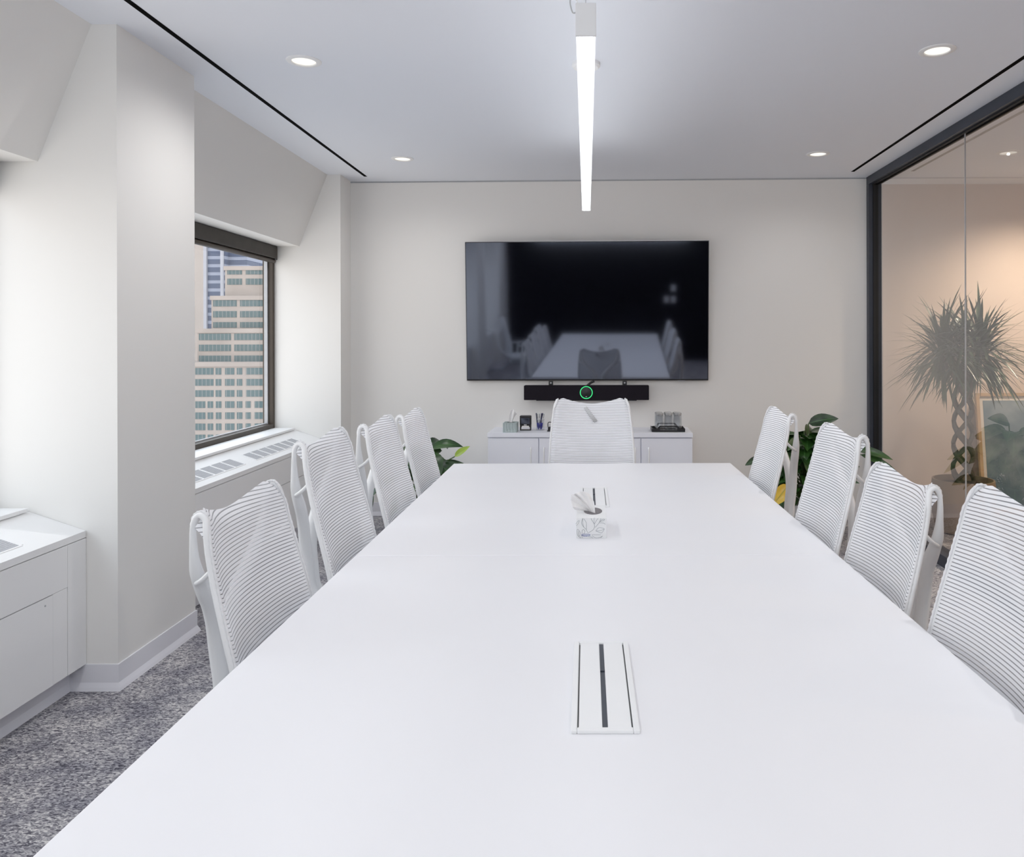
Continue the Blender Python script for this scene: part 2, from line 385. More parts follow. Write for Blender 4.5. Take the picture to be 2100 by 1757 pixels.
CONV_L = ['white convector cabinet under the window beyond the pillar', 'white convector cabinet in the near left corner, in front of the pillar', 'white convector cabinet out of frame behind the camera']
SH_L = ['dark brown roller shade rolled up above the city view', 'dark brown roller shade over the nearest window', 'dark brown roller shade over the window behind the camera']
for k, (a, c) in enumerate(reversed(BAYS)):
    # window
    b = MB(); X0, X1 = -2.43, -2.350
    b.box(X0, X1, a, a+.035, .70, 2.085); b.box(X0, X1, c-.030, c, .70, 2.085)
    b.box(X0, X1, a+.035, c-.030, .70, .752); b.box(X0, X1, a+.035, c-.030, 2.03, 2.085)
    w = struct(b.build('window_%d' % (k+1), M['bronze'], bevel=.004), 'bronze framed window number %d of the left wall' % (k+1), 'window')
    b = MB(); b.box(-2.412, -2.392, a+.035, a+.05, .752, 2.03); b.box(-2.412, -2.388, c-.044, c-.030, .752, 2.03); b.box(-2.412, -2.392, a+.05, c-.044, .752, .760)
    b.build('glazing_bead', M['stop'], w)
    b = MB(); b.quad((-2.402, a+.035, .752), (-2.402, c-.030, .752), (-2.402, c-.030, 2.03), (-2.402, a+.035, 2.03))
    b.build('pane', M['win_glass'], w)
    # roller shade cassette
    t = thing('roller_shade', SH_L[k], 'roller shade', (-2.345, (a+c)/2, 1.96))
    h = (c-a)/2
    b = MB(); b.box(-.026, .026, -h+.004, h-.022, .028, .123, .004); b.build('cassette', M['shade'], t)
    b = MB(); b.tube([(0, -h+.02, .012), (0, h-.03, .012)], .017, 10, Vector((1, 0, 0))); b.build('rolled_blind', M['bronze'], t, True)
    b = MB(); b.box(-.025, .025, h-.065, h-.022, .020, .1245, .003); b.build('end_bracket', M['black'], t)
    # convector cabinet
    t = thing('convector_cabinet', CONV_L[k], 'convector', (0, a, 0), 0)
    Lr = c-a
    b = MB(); b.prism([(-2.345, .10), (-1.984, .10), (-1.984, .622), (-2.21, .700), (-2.345, .700)], .002, Lr-.002); b.build('carcass', M['hvac_dark'], t)
    b = MB(); b.prism([(-1.990, .600), (-1.977, .600), (-1.977, .628), (-2.21, .706), (-2.345, .706), (-2.345, .696), (-2.20, .696), (-1.990, .622)], .002, Lr-.002); b.build('top_cover', M['hvac'], t)
    b = MB(); b.box(-1.986, -1.977, .002, Lr-.112, .440, .602); b.build('front_panel', M['hvac'], t)
    b = MB(); b.box(-1.986, -1.977, .002, Lr-.194, .103, .436); pn = b.build('access_panel', M['hvac'], t)
    b = MB(); b.lathe([(.0, .0), (.0035, .0), (.0035, .0015), (0, .0015)], 10, (-1.977, Lr-.235, .410), 'x'); b.build('screw', M['grille'], pn)
    b = MB(); b.box(-1.986, -1.9775, Lr-.1925, Lr-.1135, .103, .4385); b.box(-1.986, -1.977, Lr-.110, Lr-.002, .103, .602); b.build('end_filler', M['hvac'], t)
    b = MB(); b.prism([(-2.34, 0), (-2.03, 0), (-2.034, .012), (-2.04, .03), (-2.04, .10), (-2.34, .10)], .0, Lr); b.build('kick_plate', M['base'], t)
    b = MB(); b.box(-2.345, -2.19, .0, Lr-.07, .7065, .722, .002); b.box(-2.345, -2.192, Lr-.068, Lr-.02, .7065, .721, .002); b.build('window_sill', M['hvac'], t)
    S = lambda u, h_: (-1.977-u, .628+.3348*u + h_)
    for g0, g1 in ((.06, Lr/2-.16), (Lr/2-.005, Lr-.285)):
        u0, u1 = .050, .137
        b = MB()
        for u in (u0-.006, u1): b.prism([S(u, -.004), S(u+.006, -.004), S(u+.006, .0022), S(u, .0022)], g0, g1)
        n = 7
        for i in range(n+1):
            y = g0 + (g1-g0)*i/n
            b.prism([S(u0, -.004), S(u1, -.004), S(u1, .002), S(u0, .002)], y-.009, y+.009)
        gr = b.build('grille', M['hvac'], t)
        b = MB()
        for i in range(9):
            u = u0 + (u1-u0)*(i+.25)/9
            b.prism([S(u, -.004), S(u+.0066, -.004), S(u+.0066, .0012), S(u, .0012)], g0, g1)
        b.build('louvre', M['grille'], gr)

# right side: glass partition, a little out of square with the camera
PX, PY, PA = 2.165, 6.031, .018       # room-side line of the partition at the far wall, and its angle
part = struct(thing('window_4', 'glazed partition to the corridor with dark frame', 'glass partition', (PX, PY, 0), -PA))
LP = 7.9
b = MB(); b.box(0, .10, -LP, 0, CEIL-.062, CEIL, .002); b.build('header', M['frame_dark'], part)
b = MB(); b.box(.025, .033, -LP, -.06, CEIL-.072, CEIL-.06); b.box(.062, .070, -LP, -.06, CEIL-.072, CEIL-.06); b.build('header_gasket', M['gasket'], part)
b = MB(); b.box(0, .10, -.055, 0, .0, CEIL-.062, .002); b.build('jamb', M['frame_dark'], part)
b = MB(); b.box(.030, .072, -.066, -.055, .07, CEIL-.062); b.build('jamb_gasket', M['gasket'], part)
b = MB(); b.box(0, .10, -LP, -.055, .0, .072, .002); b.build('bottom_rail', M['frame_dark'], part)
JY = -(PY-4.50)
b = MB(); b.quad((.048, -.06, .07), (.048, JY+.0014, .07), (.048, JY+.0014, CEIL-.062), (.048, -.06, CEIL-.062)); b.build('pane', M['part_glass'], part)
b = MB(); b.quad((.048, JY-.0014, .07), (.048, -LP, .07), (.048, -LP, CEIL-.062), (.048, JY-.0014, CEIL-.062)); b.build('pane', M['part_glass'], part)
b = MB(); b.box(.044, .052, JY-.0014, JY+.0014, .07, CEIL-.062); b.build('joint_strip', M['stop'], part)
# corridor beyond the glass
b = MB(); b.box(2.25, 5.2, 6.30, 6.45, 0, CEIL)
struct(b.build('wall_corridor_end', M['corridor_wall']), 'warm beige end wall of the corridor', 'wall')
b = MB(); b.box(4.6, 4.75, ROOM_B, 6.3, 0, CEIL)
struct(b.build('wall_corridor_side', M['corridor_wall']), 'warm beige side wall of the corridor', 'wall')
b = MB(); b.box(2.27, 4.6, 6.288, 6.30, 0, .10)
struct(b.build('baseboard_corridor', M['base']), 'pale baseboard at the end of the corridor', 'baseboard')

# ceiling slots
for (x0, y0, x1, y1, lab) in ((-1.682, 5.95, -1.682, -1.0, 'black linear air slot in the ceiling along the window side'),
                              (1.988, 5.82, 1.988-.018*6.8, -1.0, 'black linear air slot in the ceiling along the glass partition')):
    b = MB(); d = Vector((x1-x0, y1-y0)); n = Vector((d.y, -d.x)).normalized()*.012
    b.prism([(x0-n.x, y0-n.y), (x0+n.x, y0+n.y), (x1+n.x, y1+n.y), (x1-n.x, y1-n.y)], CEIL-.0015, CEIL+.01, 'z')
    tag(b.build('air_slot', M['slot']), lab, 'air slot', 'ceiling air slots')

# ================================================================ LIGHT FITTINGS
DL = [(-1.262, 3.49, 'round recessed downlight nearest the window pillar, front left'),
      (-1.265, 5.37, 'round recessed downlight at the far left of the ceiling'),
      (1.522, 3.38, 'round recessed downlight nearest the glass, front right'),
      (1.563, 5.26, 'round recessed downlight at the far right of the ceiling')]
first = None
for x, y, lab in DL + [(-1.26, 1.6, ''), (1.5, 1.5, ''), (-1.26, -.3, ''), (1.5, -.3, '')]:  # unlabelled entries: added fill beams without fittings, out of view
    if first is None:
        first = thing('recessed_downlight', lab, 'downlight', (x, y, CEIL), 0, 'recessed ceiling downlights')
        b = MB(); b.lathe([(.076, 0), (.076, -.003), (.070, -.006), (.054, -.006), (.0515, -.003), (.0515, .0)], 40, cap=False); b.build('trim_ring', M['lamp_white'], first, 'auto')
        b = MB(); b.lathe([(.0515, -.0006), (.0, -.0006)], 40, cap=False); b.build('lens', M['down_on'], first)
    elif lab: dup(first, (x, y, CEIL), 0, lab)
    ld = bpy.data.lights.new('downlight_or_fill_beam', 'SPOT'); ld.energy = (10 if y > 5 else 22) if y > 2 else 22; ld.color = (1, .985, .98); ld.spot_size = 2.8; ld.spot_blend = 1.0; ld.shadow_soft_size = .009
    lo = bpy.data.objects.new('downlight_or_fill_beam', ld); C.objects.link(lo); lo.location = (x, y, CEIL-.0105)

t = thing('linear_pendant', 'long white linear pendant lamp hanging over the table', 'pendant lamp', (0.0, 3.53, 2.2))
ya, yb = 2.105-3.53, 4.97-3.53
b = MB(); b.box(-.027, .027, ya+.012, yb-.004, .004, .083); b.build('housing', M['lamp_white'], t)
b = MB(); b.box(-.019, .019, ya+.012, yb-.006, -.001, .006); b.build('diffuser', M['lamp_on'], t)
b = MB(); b.box(-.021, .021, ya+.012, yb-.006, .080, .0836); b.build('added_uplight', M['fill_up'], t)  # glowing strip added on top of the housing as ceiling fill
b = MB(); b.box(-.028, .028, ya, ya+.012, -.003, .085, .0015); b.build('end_cap', M['lamp_white'], t)
b = MB(); b.box(-.028, .028, yb-.006, yb, -.003, .085, .0015); b.build('end_cap', M['lamp_white'], t)
b = MB(); b.lathe([(.0, CEIL-2.2-.022), (.055, CEIL-2.2-.022), (.064, CEIL-2.2-.014), (.064, CEIL-2.2)], 32); b.build('canopy', M['lamp_white'], t, 'auto')
for yy in (ya+.10, yb-.10):
    b = MB(); b.tube([(0, yy, .083), (0, yy, CEIL-2.2)], .0012, 6); b.lathe([(.006, .083), (.006, .105), (.002, .11)], 10, (0, yy, 0)); b.build('suspension_wire', M['silver'], t)
b = MB(); b.tube(spline([(-.02, ya+.05, .083), (-.036, ya+.04, .075), (-.042, ya+.04, .11), (-.02, ya+.3, .2), (0, -.3, .36), (0, -.02, CEIL-2.2-.02)], 8), .002, 6); b.build('power_cord', M['grey_plastic'], t, True)

# ================================================================ CONFERENCE TABLE
TZ = .735
t = thing('conference_table', 'long white laminate conference table filling the room', 'table', (.027, 2.15, 0))
hx = .7175; y0, ys, y1 = .25-2.15, 2.322-2.15, 4.05-2.15
b = MB(); b.box(-hx, hx, y0, ys-.0006, TZ-.03, TZ, .002); b.build('table_top', M['laminate'], t)
b = MB(); b.box(-hx, hx, ys+.0006, y1, TZ-.03, TZ, .002); b.build('table_top', M['laminate'], t)
for yy in (-1.05, 1.05):
    b = MB(); b.box(-.11, .11, yy-.25, yy+.25, .03, TZ-.03, .006); b.box(-.15, .15, yy-.30, yy+.30, 0, .03, .006); b.build('pedestal', M['laminate_edge'], t)

def power_hatch(y, lab):
    t = thing('power_hatch', lab, 'power hatch', (.029, y, TZ), 0, 'table power hatches')
    w, l = .0565, .1885
    b = MB()
    b.box(-w, -w+.0105, -l, l, 0, .006, .0015); b.box(w-.0105, w, -l, l, 0, .006, .0015)
    b.box(-w+.0105, w-.0105, -l, -l+.012, 0, .006, .0015); b.box(-w+.0105, w-.0105, l-.008, l, 0, .006, .0015)
    b.build('bezel', M['plastic'], t)
    for x0, x1 in ((-.0435, -.0045), (.0045, .0435)):
        b = MB(); b.box(x0, x1, -l+.0125, l-.0085, .0005, .005, .001); b.build('flap', M['plastic'], t)
    b = MB(); b.box(-.046, .046, -l+.012, l-.008, .0002, .0006); b.build('well', M['black'], t)
    b = MB(); b.box(-.0044, .0044, -l+.0125, l-.0085, .0006, .0022); b.box(-.0044, .0044, .045, .05, .0022, .0045); b.build('brush_slot', M['frame_dark'], t)
    return t
power_hatch(1.455, 'white power hatch with dark slot set in the near half of the table')
power_hatch(3.17, 'white power hatch in the far half of the table, behind the tissue box')

# ================================================================ MESH CHAIRS
def make_chair(name, label):
    """faces +Y, top corners of the back at z = 1.07"""
    t = thing(name, label, 'chair', group='white mesh conference chairs')
    ZT, ZB = 1.07, .50
    yk = [(1.10, -.312), (1.05, -.309), (.98, -.298), (.90, -.279), (.82, -.258), (.735, -.236), (.65, -.217), (.57, -.213), (.50, -.225)]
    wk = [(1.10, .190), (1.05, .197), (.98, .208), (.90, .2165), (.82, .2225), (.735, .226), (.65, .225), (.57, .218), (.50, .205)]
    def ev(k, z):
        for (z0, a), (z1, c) in zip(k, k[1:]):
            if z >= z1: 
                f = (z0-z)/(z0-z1); return a + (c-a)*max(0, min(1, f))
        return k[-1][1]
    sm = lambda k, z: (ev(k, z-.03)+2*ev(k, z)+ev(k, z+.03))/4
    # mesh sheet
    nu, nv = 28, 44; rows, uvs = [], []
    for i in range(nv+1):
        v = i/nv; r, q = [], []
        for j in range(nu+1):
            u = -1 + 2*j/nu; au = abs(u)
            top = ZT - .032*(1-min(1, au/.80)**1.8) - .034*max(0, (au-.74)/.26)**2.6
            z = ZB + (top-ZB)*v
            wz = sm(wk, z)
            k = 1 - .0*v
            x = u*wz
            conc = (.030 + .010*v)*(1-au**2.4)
            y = sm(yk, z) - conc - .016*max(0, (au-.93)/.07)**2
            if v > .93: y -= .020*((v-.93)/.07)**2      # rolls over the top
            r.append((x, y, z)); q.append((.5+u/2, z*1.0 + .0))
        rows.append(r); uvs.append(q)
    b = MB(); b.grid(rows, uvs); b.build('back_mesh', M['fabric'], t, True)
    # frame: side rails, hairpin over the top corner, rear arms running into the centre spine
    for s in (-1, 1):
        rail = []
        for z in (.50, .56, .63, .70, .77, .84, .91, .98, 1.03):
            rail.append((s*(sm(wk, z)-.002), sm(yk, z)-.014, z))
        hair = [(s*.190, -.325, 1.050), (s*.187, -.338, 1.059), (s*.185, -.350, 1.048)]
        rear = [(s*.184, -.354, 1.02), (s*.176, -.356, .975), (s*.156, -.360, .93), (s*.118, -.366, .885), (s*.074, -.373, .84), (s*.043, -.378, .79), (s*.027, -.380, .73), (s*.020, -.374, .66), (s*.018, -.36, .58), (s*.016, -.29, .50), (s*.016, -.20, .445)]
        rr = [(.0065, .0065)]*len(rail) + [(.0065, .0065)]*3 + [(.008, .0065), (.010, .009), (.014, .014), (.018, .016), (.022, .016), (.026, .016), (.026, .016), (.026, .017), (.026, .018), (.026, .018), (.024, .016)]
        pts = [p + q for p, q in zip(rail+hair+rear, rr)]
        sp = spline(pts, 5)
        b = MB(); b.tube([p[:3] for p in sp], [(p[3], p[4]) for p in sp], 10)
        b.tube(spline([(s*.206, -.304, .950), (s*.194, -.328, .928), (s*.166, -.356, .910)], 4), .0055, 8)
        # stitched edge wrapping the corner
        b.build('back_frame', M['plastic'], t, True)
        b = MB()
        seam = [(s*(sm(wk, z)-.001), sm(yk, z)-.006, z) for z in [.50+.03*i for i in range(18)]] + [(s*.187, -.320, 1.047), (s*.183, -.330, 1.064), (s*.180, -.345, 1.064), (s*.179, -.356, 1.053), (s*.179, -.360, 1.03)]
        sp = spline(seam, 8)
        b.tube(sp, [.0036 if i % 4 < 2 else .0026 for i in range(len(sp))], 6)
        b.build('seam_piping', M['piping'], t, True)
    # seat
    rows = []
    b = MB()
    prof = [(0, .0), (.17, .0), (.205, .008), (.225, .03), (.225, .045), (.205, .062), (.15, .070), (0, .072)]
    n = 36; rings = []
    for r, z in prof:
        ring = []
        for k in range(n):
            a = 2*PI*k/n; ca, sa = math.cos(a), math.sin(a)
            sx = math.copysign(abs(ca)**.55, ca); sy = math.copysign(abs(sa)**.55, sa)
            ring.append(b.bm.verts.new((sx*r, sy*r*1.05+.01, .415+z - .02*max(0, sy)**2*(r/.225))))
        rings.append(ring)
    for A, B in zip(rings, rings[1:]):
        for k in range(n): b.bm.faces.new((A[k], A[(k+1) % n], B[(k+1) % n], B[k]))
    bmesh.ops.remove_doubles(b.bm, verts=b.bm.verts, dist=1e-5)
    b.build('seat', M['seat_fabric'], t, True)
    b = MB(); b.box(-.09, .09, -.22, .12, .36, .412, .012); b.build('seat_mechanism', M['grey_plastic'], t)
    for s in (-1, 1):
        b = MB(); b.tube(spline([(s*.07, -.04, .40), (s*.18, -.04, .395), (s*.226, -.04, .43), (s*.228, -.04, .52), (s*.224, -.03, .62)], 6), (.012, .018) and .013, 8); p = b.build('arm_post', M['plastic'], t, True)
        b = MB(); b.box(s*.224-.022, s*.224+.022, -.15, .09, .622, .645, .009, 3); b.build('arm_pad', M['seat_fabric'], p, True)
    b = MB(); b.lathe([(.014, .20), (.014, .365)], 14); b.lathe([(.025, .08), (.025, .22), (.02, .225)], 14); b.build('gas_lift', M['silver'], t, 'auto')
    b = MB(); b.lathe([(.04, .065), (.042, .10), (.03, .125)], 18)
    for k in range(5):
        a = 2*PI*k/5 + .3; d = Vector((math.cos(a), math.sin(a), 0)); sd = Vector((-d.y, d.x, 0))
        b.tube([d*.02+Vector((0, 0, .10)), d*.13+Vector((0, 0, .088)), d*.225+Vector((0, 0, .066))], [(.020, .018), (.017, .013), (.012, .009)], 8, sd)
    b.build('star_base', M['plastic'], t, True)
    for k in range(5):
        a = 2*PI*k/5 + .3; p = Vector((math.cos(a)*.222, math.sin(a)*.222, .029))
        b = MB()
        for o_ in (-.013, .004): b.lathe([(.0, o_), (.024, o_), (.028, o_+.002), (.028, o_+.007), (.024, o_+.009), (0, o_+.009)], 16, p, 'x')
        b.tube([p, p+Vector((0, 0, .045))], .006, 8); b.build('caster', M['grey_plastic'], t, 'auto')
    return t
FIXED = ('star_base', 'caster', 'gas_lift')
def place(ch, x, y, z, rz, zt):
    ch.location = (x, y, z); ch.rotation_euler.z = rz
    for c in ch.children:
        if not c.name.startswith(FIXED): c.location.z = zt-1.07
XLc, XRc = -.470, .527
spots = [(XLc, 1.815, -PI/2, 1.022, 'nearest white mesh chair on the window side of the table'),
         (XLc-.008, 2.40, -PI/2, 1.092, 'second white mesh chair on the window side, tallest, in front of the convector'),
         (XLc, 3.00, -PI/2, 1.076, 'third white mesh chair on the window side of the table'),
         (XLc, 3.555, -PI/2, 1.056, 'farthest white mesh chair on the window side, beside the plant'),
         (XRc, 3.465, PI/2, 1.066, 'farthest white mesh chair on the glass side, in front of the leafy plant'),
         (XRc, 2.63, PI/2, 1.078, 'second farthest white mesh chair on the glass side of the table'),
         (XRc, 2.13, PI/2, 1.014, 'low white mesh chair on the glass side, next to the nearest one'),
         (XRc, 1.53, PI/2, 1.060, 'nearest white mesh chair on the glass side, cut by the frame edge'),
         (.026, 3.875, PI, 1.062, 'white mesh chair at the head of the table below the television'),
         (-1.24, .62, -PI*.62, 1.07, 'lone white mesh chair by the near window, mirrored in the television')]
proto = make_chair('conference_chair', 'x')
for i, (x, y, rz, zt, lab) in enumerate(spots):
    ch = proto if i == 0 else dup(proto, (0, 0, 0), 0, lab)
    ch['label'] = lab
    place(ch, x, y, 0, rz, zt)
    if i == 8:
        b = MB(); b.tube([(.034, -.345, 1.010), (.008, -.334, .975), (-.023, -.322, .935)], [(.010, .003)]*3, 8); b.build('back_strip', M['grey_plastic'], ch, True)['label'] = 'short grey diagonal strip on the mesh'  # grey diagonal strip laid across the back mesh

# ================================================================ FAR WALL: TV, SOUND BAR, CABINET
tv = thing('television', 'large wall mounted black television on the far wall', 'television', (.004, wall_y(0), 1.596), PHI)
tilt = bpy.data.objects.new('tmp', None)
R = Matrix.Rotation(math.radians(3.6), 4, 'X')
def rot(o, off=(0, -.072, 0)):
    o.data.transform(Matrix.Translation(off) @ R); return o
hw, hh = .937, .537
b = MB(); b.box(-hw, hw, 0, .03, -hh, hh, .003); rot(b.build('bezel', M['black'], tv))
b = MB(); b.box(-hw+.006, hw-.006, -.0025, .001, -hh+.012, hh-.006); rot(b.build('screen', M['screen'], tv))
b = MB()
for q in (((-hw-.002, -hw), (-hh, hh)), ((hw, hw+.002), (-hh, hh))): b.box(*q[0], .002, .028, *q[1])
b.box(-hw-.002, hw+.002, .002, .028, hh, hh+.002); rot(b.build('silver_edge', M['silver'], tv))
b = MB(); b.box(-.45, .45, -.040, .0, -.25, .25); b.build('wall_mount', M['black'], tv)
b = MB(); b.box(.70, .76, -.004, .012, -hh-.006, -hh+.001); rot(b.build('sensor_tab', M['silver'], tv))
sb = thing('sound_bar', 'black conference sound bar with green ring under the television', 'sound bar', (.0, wall_y(0), .97), PHI)
b = MB(); b.box(-.479, .479, -.125, -.035, -.055, .056, .004); b.build('body', M['black_matte'], sb)
b = MB(); b.tube([(.046*math.cos(2*PI*k/40), -.127, .003+.046*math.sin(2*PI*k/40)) for k in range(40)], .0030, 6, Vector((0, 1, 0)), closed=True); b.build('light_ring', M['green_led'], sb, True)['label'] = 'glowing green ring'
b = MB(); b.lathe([(.0, -.0045), (.036, -.004), (.043, 0)], 32, (0, -.125, .003), 'y'); ln = b.build('camera_lens', M['black'], sb, 'auto')
b = MB(); b.box(-.006, .006, -.131, -.129, -.030, -.026); b.build('lens_mark', M['grey_plastic'], ln)
b = MB(); b.box(-.385, .385, -.115, -.045, -.061, -.054); b.build('underside', M['black'], sb)
for x in (-.277, .295):
    b = MB(); b.box(x-.017, x+.017, -.048, -.040, .05, .087); br = b.build('hanger_bracket', M['black'], sb)
    b = MB(); b.lathe([(0, -.002), (.006, -.002), (.006, .001)], 10, (x, -.048, .073), 'y'); b.build('bolt', M['silver'], br)
b = MB(); b.tube(spline([(.060, -.05, .086), (.035, -.055, .075), (.005, -.06, .052)], 5), (.009, .003) and .009, 8); b.build('cable', M['black'], sb, True)

# storage cabinet: top front edge z .694
cab = thing('storage_cabinet', 'low pale white storage cabinet with double doors under the television', 'cabinet', (.032, wall_y(0), 0), PHI)
cw, cd, ch_ = .752, .385, .694
b = MB(); b.box(-cw+.004, cw-.004, -cd+.022, -.004, .06, ch_-.036); b.box(-cw+.03, cw-.03, -cd+.05, -.03, 0, .06); b.build('carcass', M['cabinet'], cab)
b = MB(); b.box(-cw, cw, -cd, -.002, ch_-.032, ch_, .0015); b.build('cabinet_top', M['cabinet'], cab)
for (x0, x1, hxx) in ((-cw+.002, -.376, -.376-.055), (-.372, -.002, -.335), (.002, .372, .372-.040), (.376, cw-.002, .376+.055)):
    b = MB(); b.box(x0+.0015, x1-.0015, -cd+.004, -cd+.021, .065, ch_-.040, .001); d = b.build('door', M['cabinet'], cab)
    b = MB(); b.tube(spline([(hxx, -cd+.004, .585), (hxx, -cd-.02, .57), (hxx, -cd-.024, .50), (hxx, -cd-.02, .43), (hxx, -cd+.004, .415)], 6), .0055, 8); b.build('handle', M['plastic'], d, True)

def on_cab(x, d):     # point on the cabinet top: x along the wall, d out from it
    return (x, wall_y(x) - d, ch_)

def tissue_sheet(rows, parent):
    b = MB(); R_ = [spline(r, 4) for r in rows]
    cols = list(zip(*R_)); S_ = [spline(list(c), 4) for c in cols]
    b.grid(S_); return b.build('tissue', M['tissue'], parent, True)

# sage tissue box
t = thing('tissue_box', 'sage green tissue box with white lines on the cabinet', 'tissue box', on_cab(-.566, .30), PHI)
b = MB(); b.box(-.051, .051, -.06, .06, 0, .070, .001); bx = b.build('carton', M['sage'], t)
b = MB()
for i, x in enumerate((-.033, -.013, .010, .031)):
    b.tube([(x, -.0605, .068), (x, -.0605, .030), (x+.004, -.0605, .022), (x+.004, -.0605, .004)], .0011, 5)
b.tube([(-.034, -.0605, .014), (-.022, -.0605, .008), (-.008, -.0605, .013), (.012, -.0605, .010), (.032, -.0605, .012)], .0009, 5)
b.build('printed_lines', M['sage_line'], t)
b = MB(); b.lathe([(0, .0705), (.030, .0705)], 24); o = b.build('opening', M['hole'], t); o.data.transform(Matrix.Diagonal((1, .7, 1, 1)))
tissue_sheet([[(-.010, -.005, .066), (-.004, .003, .066), (.004, -.003, .066), (.010, .003, .066)],
              [(-.012, -.005, .10), (-.002, .010, .10), (.014, -.006, .098), (.022, .006, .10)],
              [(-.005, -.004, .140), (.006, .012, .152), (.022, -.010, .142), (.040, .008, .126)],
              [(.002, -.006, .158), (.014, .010, .168), (.028, -.008, .156), (.050, .006, .125)]], t)
# self-inking stamp
t = thing('self_inking_stamp', 'black self inking stamp standing beside the sage tissue box', 'stamp', on_cab(-.462, .21), PHI)
b = MB(); b.box(-.043, .043, -.025, .025, .038, .112, .006); b.build('grip', M['black'], t)
b = MB(); b.box(-.034, .034, -.027, -.0245, .052, .094, .002); b.build('index_window', M['screen'], t)
b = MB(); b.box(-.042, -.034, -.022, .022, .004, .045, .002); b.box(.034, .042, -.022, .022, .004, .045, .002); b.box(-.042, .042, -.022, .022, 0, .007, .002)
b.prism([(-.034, .040), (-.034, .022), (-.024, .036), (.024, .036), (.034, .022), (.034, .040)], -.02, .02); b.build('frame', M['black'], t)
b = MB(); b.box(-.010, .010, -.0265, -.0245, .040, .046); b.build('slide_button', M['plastic'], t)
# pen cup and pens
pc = on_cab(-.353, .20)
t = thing('pen_cup', 'clear cup holding pens on the cabinet', 'pen cup', pc, PHI)
b = MB(); b.lathe([(.032, 0), (.0325, .08), (.0305, .08), (.030, .004), (0, .004)], 24); b.build('cup', M['drink_glass'], t, 'auto')
b = MB(); b.lathe([(.033, .079), (.033, .081), (.0305, .081), (.0305, .079)], 24, cap=False); b.build('rim', M['silver'], t)
PENS = [(-.020, .006, -.030, 'navy', 'navy pen leaning to the left in the clear cup'), (-.012, -.010, -.018, 'plastic', 'white pen leaning left at the front of the clear cup'),
        (.0, .010, -.006, 'plastic', 'upright white pen at the back of the clear cup'), (.004, -.004, .012, 'navy', 'upright navy pen in the middle of the clear cup'),
        (-.014, .0, .020, 'navy', 'navy pen crossing to the right in the clear cup'), (.012, .006, .028, 'plastic', 'white pen with green clip leaning right in the clear cup'), (.006, -.012, .034, 'plastic', 'white pen leaning farthest right in the clear cup')]
for (x, y, tx, cm, lab) in PENS:
    p = thing('pen', lab, 'pen', (pc[0], pc[1], pc[2]+.006), PHI, 'pens in the clear cup')
    A = Vector((x*.8, y*.8, 0)); B = Vector((tx, y*1.3, .122)); at = lambda f: A+(B-A)*f
    b = MB(); b.tube([at(.04), at(.0), at(.12)][1:], [.0018, .004], 8); b.tube([at(.12), at(.42)], .0048, 8); b.build('grip', M['blue'], p, True)
    b = MB(); b.tube([at(.42), at(1)], .0046, 8); b.build('barrel', M[cm], p, True)
    b = MB(); q = at(.97)+Vector((0, -.0065, 0)); b.tube([q, at(.70)+Vector((0, -.0065, 0))], .0016, 6); b.tube([at(.97), q], .0016, 6); b.build('clip', M['leaf'] if 'green' in lab else M['black'], p)
# small stamp
t = thing('small_stamp', 'small clear topped stamp by the pen cup, half hidden by the head chair', 'stamp', on_cab(-.275, .28), PHI)
b = MB(); b.box(-.020, .020, -.018, .018, 0, .010, .003); b.build('foot', M['black'], t)
b = MB(); b.box(-.015, .015, -.013, .013, .010, .034, .003); b.build('body', M['black'], t)
b = MB(); b.box(-.014, .014, -.012, .012, .034, .054, .004); b.build('clear_grip', M['drink_glass'], t)
b = MB(); b.tube(spline([(-.015, 0, .034), (-.015, 0, .058), (-.008, 0, .068), (.008, 0, .068), (.015, 0, .058), (.015, 0, .034)], 4), .003, 6); b.build('hoop', M['black'], t, True)
# tray with glasses
tc = on_cab(.605, .225)
t = thing('tray', 'black serving tray with cut out handles on the cabinet', 'tray', tc, PHI)
b = MB(); b.box(-.122, .122, -.10, .10, .001, .006); b.build('tray_base', M['black'], t)
b = MB(); b.box(-.122, -.117, -.10, .10, .001, .026); b.box(.117, .122, -.10, .10, .001, .026); b.build('tray_side', M['black'], t)
pr = [(-.122, 0), (.122, 0), (.122, .022), (.085, .026), (.065, .048), (-.065, .048), (-.085, .026), (-.122, .022)]
for y in (-.10, .096):
    b = MB()
    outer = [(x, z) for x, z in pr]
    b.prism([(-.122, .001), (.122, .001), (.122, .014), (-.122, .014)], y, y+.004)
    b.prism([(-.122, .014), (-.062, .014), (-.066, .026), (-.058, .038), (-.065, .048), (-.085, .026), (-.122, .022)], y, y+.004)
    b.prism([(.122, .014), (.062, .014), (.066, .026), (.058, .038), (.065, .048), (.085, .026), (.122, .022)], y, y+.004)
    b.prism([(-.065, .048), (.065, .048), (.058, .038), (-.058, .038)], y, y+.004); b.build('tray_handle', M['black'], t)
g0 = None
